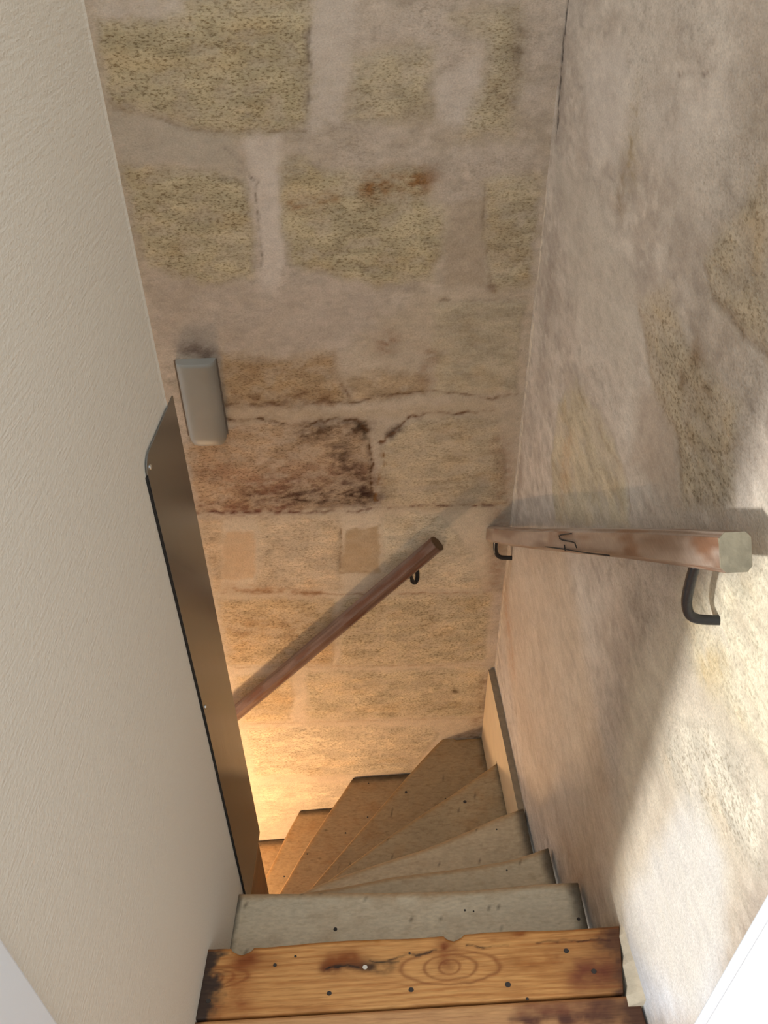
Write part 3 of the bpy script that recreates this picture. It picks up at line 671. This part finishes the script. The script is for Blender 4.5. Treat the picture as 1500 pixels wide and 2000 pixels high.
# dark void under the treads
# skirting board along the right wall, level top, bottom stepped over the treads
def skirting():
    bm = bmesh.new(); th = 0.020; zt = -0.585
    prof = [(1.758, zt), (1.758, -5*RISE+0.001), (1.545, -5*RISE+0.001), (1.530, -4*RISE+0.002), (1.262, -4*RISE+0.002), (1.252, -0.60), (1.252, zt)]
    a = [bm.verts.new((wall_r(y)-th, y, z)) for y, z in prof]; b = [bm.verts.new((wall_r(y)+0.004, y, z)) for y, z in prof]
    n = len(prof); bm.faces.new(a); bm.faces.new(b[::-1])
    for i in range(n): bm.faces.new((a[i], b[i], b[(i+1) % n], a[(i+1) % n]))
    o = bm_obj('skirting_board', bm, M_SKIRT); o.data.materials.append(M_SKIRT_TOP)
    for p in o.data.polygons:
        if p.normal.z > 0.9: p.material_index = 1
    return o
sk = skirting(); place(sk, stair); sk['label'] = 'cream painted skirting board with darker top edge'

# ------------------------------------------------------------------ steel protection sheet on the partition's end
sheet_t = empty('steel_corner_sheet', (wall_l(0.97)+0.004, 0.97, -0.30))
tag(sheet_t, 'tall brushed steel sheet screwed to the end of the white left wall', 'metal sheet')
def sheet():
    bm = bmesh.new(); y0, y1, z0, z1, r = 0.890, Y_END-0.001, -0.306, 0.885, 0.022
    out = [(y1, z0), (y1, z1)]
    for k in range(0, 7):
        a = math.pi/2*k/6; out.append((y0+r-r*math.sin(a), z1-r+r*math.cos(a)))
    out.append((y0, 0.35)); out.append((y0-0.006, 0.0)); out.append((y0-0.012, z0))
    f0 = 0.0015; f1 = 0.0035
    A = [bm.verts.new((wall_l(y)+f1, y, z)) for y, z in out]; B = [bm.verts.new((wall_l(y)+f0, y, z)) for y, z in out]
    n = len(out); bm.faces.new(A); bm.faces.new(B[::-1])
    for i in range(n): bm.faces.new((A[i], B[i], B[(i+1) % n], A[(i+1) % n]))
    return bm_obj('sheet', bm, M_STEEL)
place(sheet(), sheet_t)
for y, z in [(0.903, 0.866), (0.900, 0.365), (1.045, 0.868)][:2]:
    bm = bmesh.new(); bmesh.ops.create_uvsphere(bm, u_segments=10, v_segments=6, radius=0.0042)
    for v in bm.verts: v.co = Vector((v.co.x*0.45+wall_l(y)+0.0038, v.co.y+y, v.co.z+z))
    s = bm_obj('screw', bm, M_SCREW, None, True); place(s, sheet_t)
# dark strip standing in for the gap between sheet and plaster
gp = []
for z in np.linspace(0.86, -0.3, 14): gp.append((wall_l(0.888)+0.001, 0.8885-0.012*max(0, (0.35-z)/0.65), z))
g = sweep('gap_strip', gp, [(0.0022, 0.0012), (-0.0022, 0.0012), (-0.0022, -0.0012), (0.0022, -0.0012)], M_DARK, None, up=(1, 0, 0)); place(g, sheet_t)

# ------------------------------------------------------------------ handrails
def rail_profile(w, h, c):
    return [(w/2-c, h/2), (-w/2+c, h/2), (-w/2, h/2-c), (-w/2, -h/2+c), (-w/2+c, -h/2), (w/2-c, -h/2), (w/2, -h/2+c), (w/2, h/2-c)]
def fine(prof, k=4):
    out = []
    for q in range(len(prof)):
        a, b = prof[q], prof[(q+1) % len(prof)]
        out += [(a[0]+(b[0]-a[0])*t/k, a[1]+(b[1]-a[1])*t/k) for t in range(k)]
    return out
def rail_cols(a, b, c, seed):
    # long grain streaks that run with the rail, c is the odd orange-brown streak
    def fn(I, J):
        x = I*0.045; y = J*0.8
        t = smooth(0.3, 0.7, fbm(x, y, seed, 4))[:, None]; col = a*(1-t)+b*t
        w = smooth(0.58, 0.72, fbm(x*1.3+7, J*0.35, seed+3, 3))[:, None]*0.8; col = col*(1-w)+c*w
        return col*(0.85+0.3*fbm(I*0.2, J*1.7, seed+5, 2))[:, None]
    return fn
# the short rail on the right wall
near = on_right(1434, 1083, 0.046); far = on_right(957, 1041, 0.050)
rt = empty('handrail', tuple(near)); tag(rt, 'short cracked wooden handrail with pale cut end on the right wall', 'handrail')
pth = [near+(far-near)*t + np.array([0.004*math.sin(t*7), 0, 0.004*math.sin(t*5+1)]) for t in np.linspace(0, 1, 180)]
rl = sweep('rail', pth, fine(rail_profile(0.034, 0.043, 0.006)), M_RAIL, None, colfn=rail_cols(srgb(156, 138, 124), srgb(122, 98, 82), srgb(116, 76, 50), 71), smooth_shade=False); place(rl, rt)
dirn = Vector(far-near).normalized()
capm = plain_mat('cut_end_wood', tuple(srgb(128, 120, 100)), 0.8, 0, 0.3, 150, 0.2, 60)
cp = sweep('cut_end', [Vector(pth[0])-dirn*0.0025, Vector(pth[0])+dirn*0.001], [(a*0.99, b*0.99) for a, b in rail_profile(0.034, 0.043, 0.006)], capm, None, smooth_shade=False); place(cp, rt)
cp['label'] = 'pale grey sawn rail end'
# the long crack
for cpts in ([(1044, 1064), (1075, 1069), (1103, 1073), (1140, 1079), (1190, 1085)], [(1116, 1042), (1092, 1046), (1096, 1054), (1122, 1060), (1126, 1070)], [(1102, 1064), (1104, 1076)]):
    o = sweep('crack', sampled([on_right(x, y, 0.0655) for x, y in cpts], 16), circle(0.0011, 6), M_DARK); place(o, rt)
def bracket(parent, pts, rad, mat=M_IRON):
    o = sweep('bracket', sampled(pts, 22), circle(rad, 10), mat, None, up=(0.3, 0.9, 0.1)); place(o, parent); return o
def at_rail(px, py, off): return on_right(px, py, off)
w1 = on_right(1412, 1212, -0.004)
a1 = Vector(near)+ (Vector(far)-Vector(near))*0.058
bracket(rt, [(a1.x, a1.y, a1.z-0.018), (a1.x, a1.y-0.001, a1.z-0.050), (a1.x+0.003, a1.y-0.003, w1[2]+0.022), (a1.x+0.016, a1.y-0.006, w1[2]+0.002), (w1[0], w1[1], w1[2])], 0.0065)
w2 = on_right(1012, 1100, -0.004); a2 = Vector(near)+(Vector(far)-Vector(near))*0.93
bracket(rt, [(a2.x, a2.y, a2.z-0.018), (a2.x, a2.y, a2.z-0.050), (a2.x+0.006, a2.y, a2.z-0.075), (a2.x+0.02, a2.y, a2.z-0.088), (wall_r(a2.y)+0.004, a2.y, a2.z-0.092)], 0.0065)
# the long rail on the back wall
top = on_back(853, 1062, 0.055); low = on_back(455, 1398, 0.055)
bt = empty('handrail', tuple(top)); tag(bt, 'long polished brown wooden handrail sloping down the stone back wall', 'handrail')
ext = low + (low-top)*0.55
ext[1] = wall_b(ext[0])-0.055
pth = [top+(ext-top)*t for t in np.linspace(0, 1, 220)]
rl2 = sweep('rail', pth, fine(rail_profile(0.044, 0.046, 0.014)), M_RAIL, None, colfn=rail_cols(srgb(122, 98, 86), srgb(100, 76, 64), srgb(102, 66, 48), 88), smooth_shade=False); place(rl2, bt)
d2 = Vector(ext-top).normalized()
endm = plain_mat('dark_rail_end', tuple(srgb(84, 58, 32)), 0.7, 0, 0.3, 150, 0.2, 60)
cp2 = sweep('cut_end', [Vector(top)-d2*0.002, Vector(top)+d2*0.001], [(a*0.99, b*0.99) for a, b in rail_profile(0.044, 0.046, 0.014)], endm, None, smooth_shade=False); place(cp2, bt)
for t in (0.075, 0.80):
    a = Vector(top)+(Vector(ext)-Vector(top))*t
    wy = wall_b(a.x)
    bracket(bt, [(a.x, a.y, a.z-0.02), (a.x+0.006, a.y, a.z-0.050), (a.x+0.016, a.y+0.004, a.z-0.066), (a.x+0.024, a.y+0.018, a.z-0.062), (a.x+0.026, wy+0.004, a.z-0.056)], 0.0065)

# ------------------------------------------------------------------ grey fixture on the back wall
fx0 = on_back(383, 700, 0.0); fx1 = on_back(400, 868, 0.0)
fxt = empty('wall_fixture', (fx0[0]+0.002, wall_b(fx0[0]), fx1[2]))
tag(fxt, 'smooth grey upright fixture with rounded bottom on the stone wall above steel sheet', 'wall fixture')
def fixture():
    w = 0.046; zt = fx0[2]+0.0; zb = fx1[2]; cx = fx0[0]-0.001; dep = 0.032
    rows = []; nz = 22; na = 15; verts = []; faces = []
    for i in range(nz):
        t = i/(nz-1); z = zb+(zt-zb)*t
        h = (z-zb); r = 0.040
        k = math.sqrt(max(0.0, 1-(1-min(1, h/r))**2)) if h < r else 1.0
        ww = w*(0.55+0.45*k); dd = dep*(0.25+0.75*k)
        for j in range(na):
            a = math.pi*j/(na-1)
            verts.append((cx-ww*math.copysign(abs(math.cos(a))**0.6, math.cos(a)), wall_b(cx)+0.003-dd*abs(math.sin(a))**0.6-0.003, z))
    for i in range(nz-1):
        for j in range(na-1): faces.append((i*na+j, i*na+j+1, (i+1)*na+j+1, (i+1)*na+j))
    faces.append(tuple((nz-1)*na+j for j in range(na))); faces.append(tuple(reversed([j for j in range(na)])))
    me = mesh_from('cover', verts, faces); me.polygons.foreach_set('use_smooth', [len(p.vertices) == 4 for p in me.polygons]); return me
fm = plain_mat('frosted_grey', tuple(srgb(142, 138, 130)), 0.45, 0, 0.0, 50, 0.06, 12)
cv = link('cover', fixture(), fm); place(cv, fxt)
bp_ = prism('back_plate', [(fx0[0]-0.052, wall_b(fx0[0])-0.004), (fx0[0]+0.048, wall_b(fx0[0])-0.003), (fx0[0]+0.048, wall_b(fx0[0])+0.01), (fx0[0]-0.052, wall_b(fx0[0])+0.01)], fx1[2]+0.03, fx0[2]-0.002, plain_mat('fixture_back', tuple(srgb(110, 96, 84)), 0.7)); place(bp_, fxt)

# ------------------------------------------------------------------ door frame the view looks through
df = empty('door_1', (0, 0.3, 0)); df['kind'] = 'structure'
pr_ = 0.014; yl = 0.333*(1-pr_/0.321)
j1 = prism('jamb', [(wall_l(yl)+pr_, yl), (wall_l(yl)+pr_, yl-0.09), (-0.60, yl-0.09), (-0.60, yl-0.03), (wall_l(yl)-0.05, yl)], 0.0, 2.1, M_WHITE, None, 0.003); place(j1, df)
pr2 = 0.022; yr = 0.436*(1-pr2/0.438)
j2 = prism('jamb', [(wall_r(yr)-pr2, yr), (wall_r(yr)+0.10, yr), (0.72, yr-0.03), (0.72, yr-0.14), (wall_r(yr)-pr2-0.006, yr-0.14), (wall_r(yr)-pr2-0.006, yr-0.022), (wall_r(yr)-pr2, yr-0.020)], 0.0, 2.1, M_WHITE, None, 0.002); place(j2, df)
hd = prism('lintel', [(-0.6, 0.24), (0.72, 0.24), (0.72, 0.36), (-0.6, 0.36)], 2.1, 2.2, M_WHITE, None, 0.003); place(hd, df)
prism('wall_front', [(-2.6, 0.245), (-0.6, 0.245), (-0.6, 0.30), (-2.6, 0.30)], -0.03, 2.7, M_ROOM)['kind'] = 'structure'
prism('wall_unseen_back', [(-2.6, -2.6), (1.6, -2.6), (1.6, -2.5), (-2.6, -2.5)], -0.03, 2.7, M_ROOM)['kind'] = 'structure'  # unseen wall behind the camera, added to cut low daylight
prism('wall_unseen_right', [(1.5, -2.5), (1.6, -2.5), (1.6, 0.26), (1.5, 0.26)], -0.03, 2.7, M_ROOM)['kind'] = 'structure'  # unseen side wall, also added to block low daylight
prism('wall_front_right', [(0.70, 0.26), (1.6, 0.26), (1.6, 0.34), (0.70, 0.34)], -0.03, 2.7, M_ROOM)['kind'] = 'structure'
# rough plaster fillet between plank end and right wall
def fillet():
    bm = bmesh.new()
    rows = []
    for i, y in enumerate(np.linspace(0.535, 0.664, 9)):
        w = 0.004+0.022*(1-(y-0.535)/0.13)+0.002*math.sin(i*2.1); x0 = wall_r(y)
        rows.append([bm.verts.new((x0+0.004, y, 0.03)), bm.verts.new((x0-0.5*w, y, 0.012)), bm.verts.new((x0-w, y, 0.001)), bm.verts.new((x0-w, y, -0.03)), bm.verts.new((x0+0.004, y, -0.03))])
    for a, b in zip(rows[:-1], rows[1:]):
        for j in range(5): bm.faces.new((a[j], a[(j+1) % 5], b[(j+1) % 5], b[j]))
    bm.faces.new(rows[0]); bm.faces.new(rows[-1][::-1])
    return bm_obj('plaster_fillet', bm, plain_mat('fillet_plaster', tuple(srgb(206, 192, 168)), 0.9, 0, 0.4, 120, 0.12, 40), wall_right)
fillet()

# ------------------------------------------------------------------ warm wall lamp round the corner, over the lower steps
LAMP = Vector((-0.78, 1.105, -1.14))
wl = empty('wall_lamp', (LAMP.x, 1.03, LAMP.z)); tag(wl, 'warm glowing globe lamp on the wall beside the lower steps', 'wall lamp')
bm = bmesh.new(); box_bm(bm, (LAMP.x-0.04, 1.03, LAMP.z-0.05), (LAMP.x+0.04, 1.05, LAMP.z+0.05), 0.004); pb = bm_obj('back_plate', bm, M_SCREW); place(pb, wl)
arm = sweep('arm', [(LAMP.x, 1.048, LAMP.z), (LAMP.x, 1.075, LAMP.z)], circle(0.008, 8), M_SCREW); place(arm, wl)
gm, nt, b = new_mat('lamp_globe'); b.inputs['Base Color'].default_value = (1, 0.8, 0.5, 1)
b.inputs['Emission Color'].default_value = (1.0, 0.68, 0.40, 1); b.inputs['Emission Strength'].default_value = 360.0
bm = bmesh.new(); bmesh.ops.create_uvsphere(bm, u_segments=20, v_segments=12, radius=0.045)
for v in bm.verts: v.co += LAMP
gl = bm_obj('globe', bm, gm, None, True); place(gl, wl)
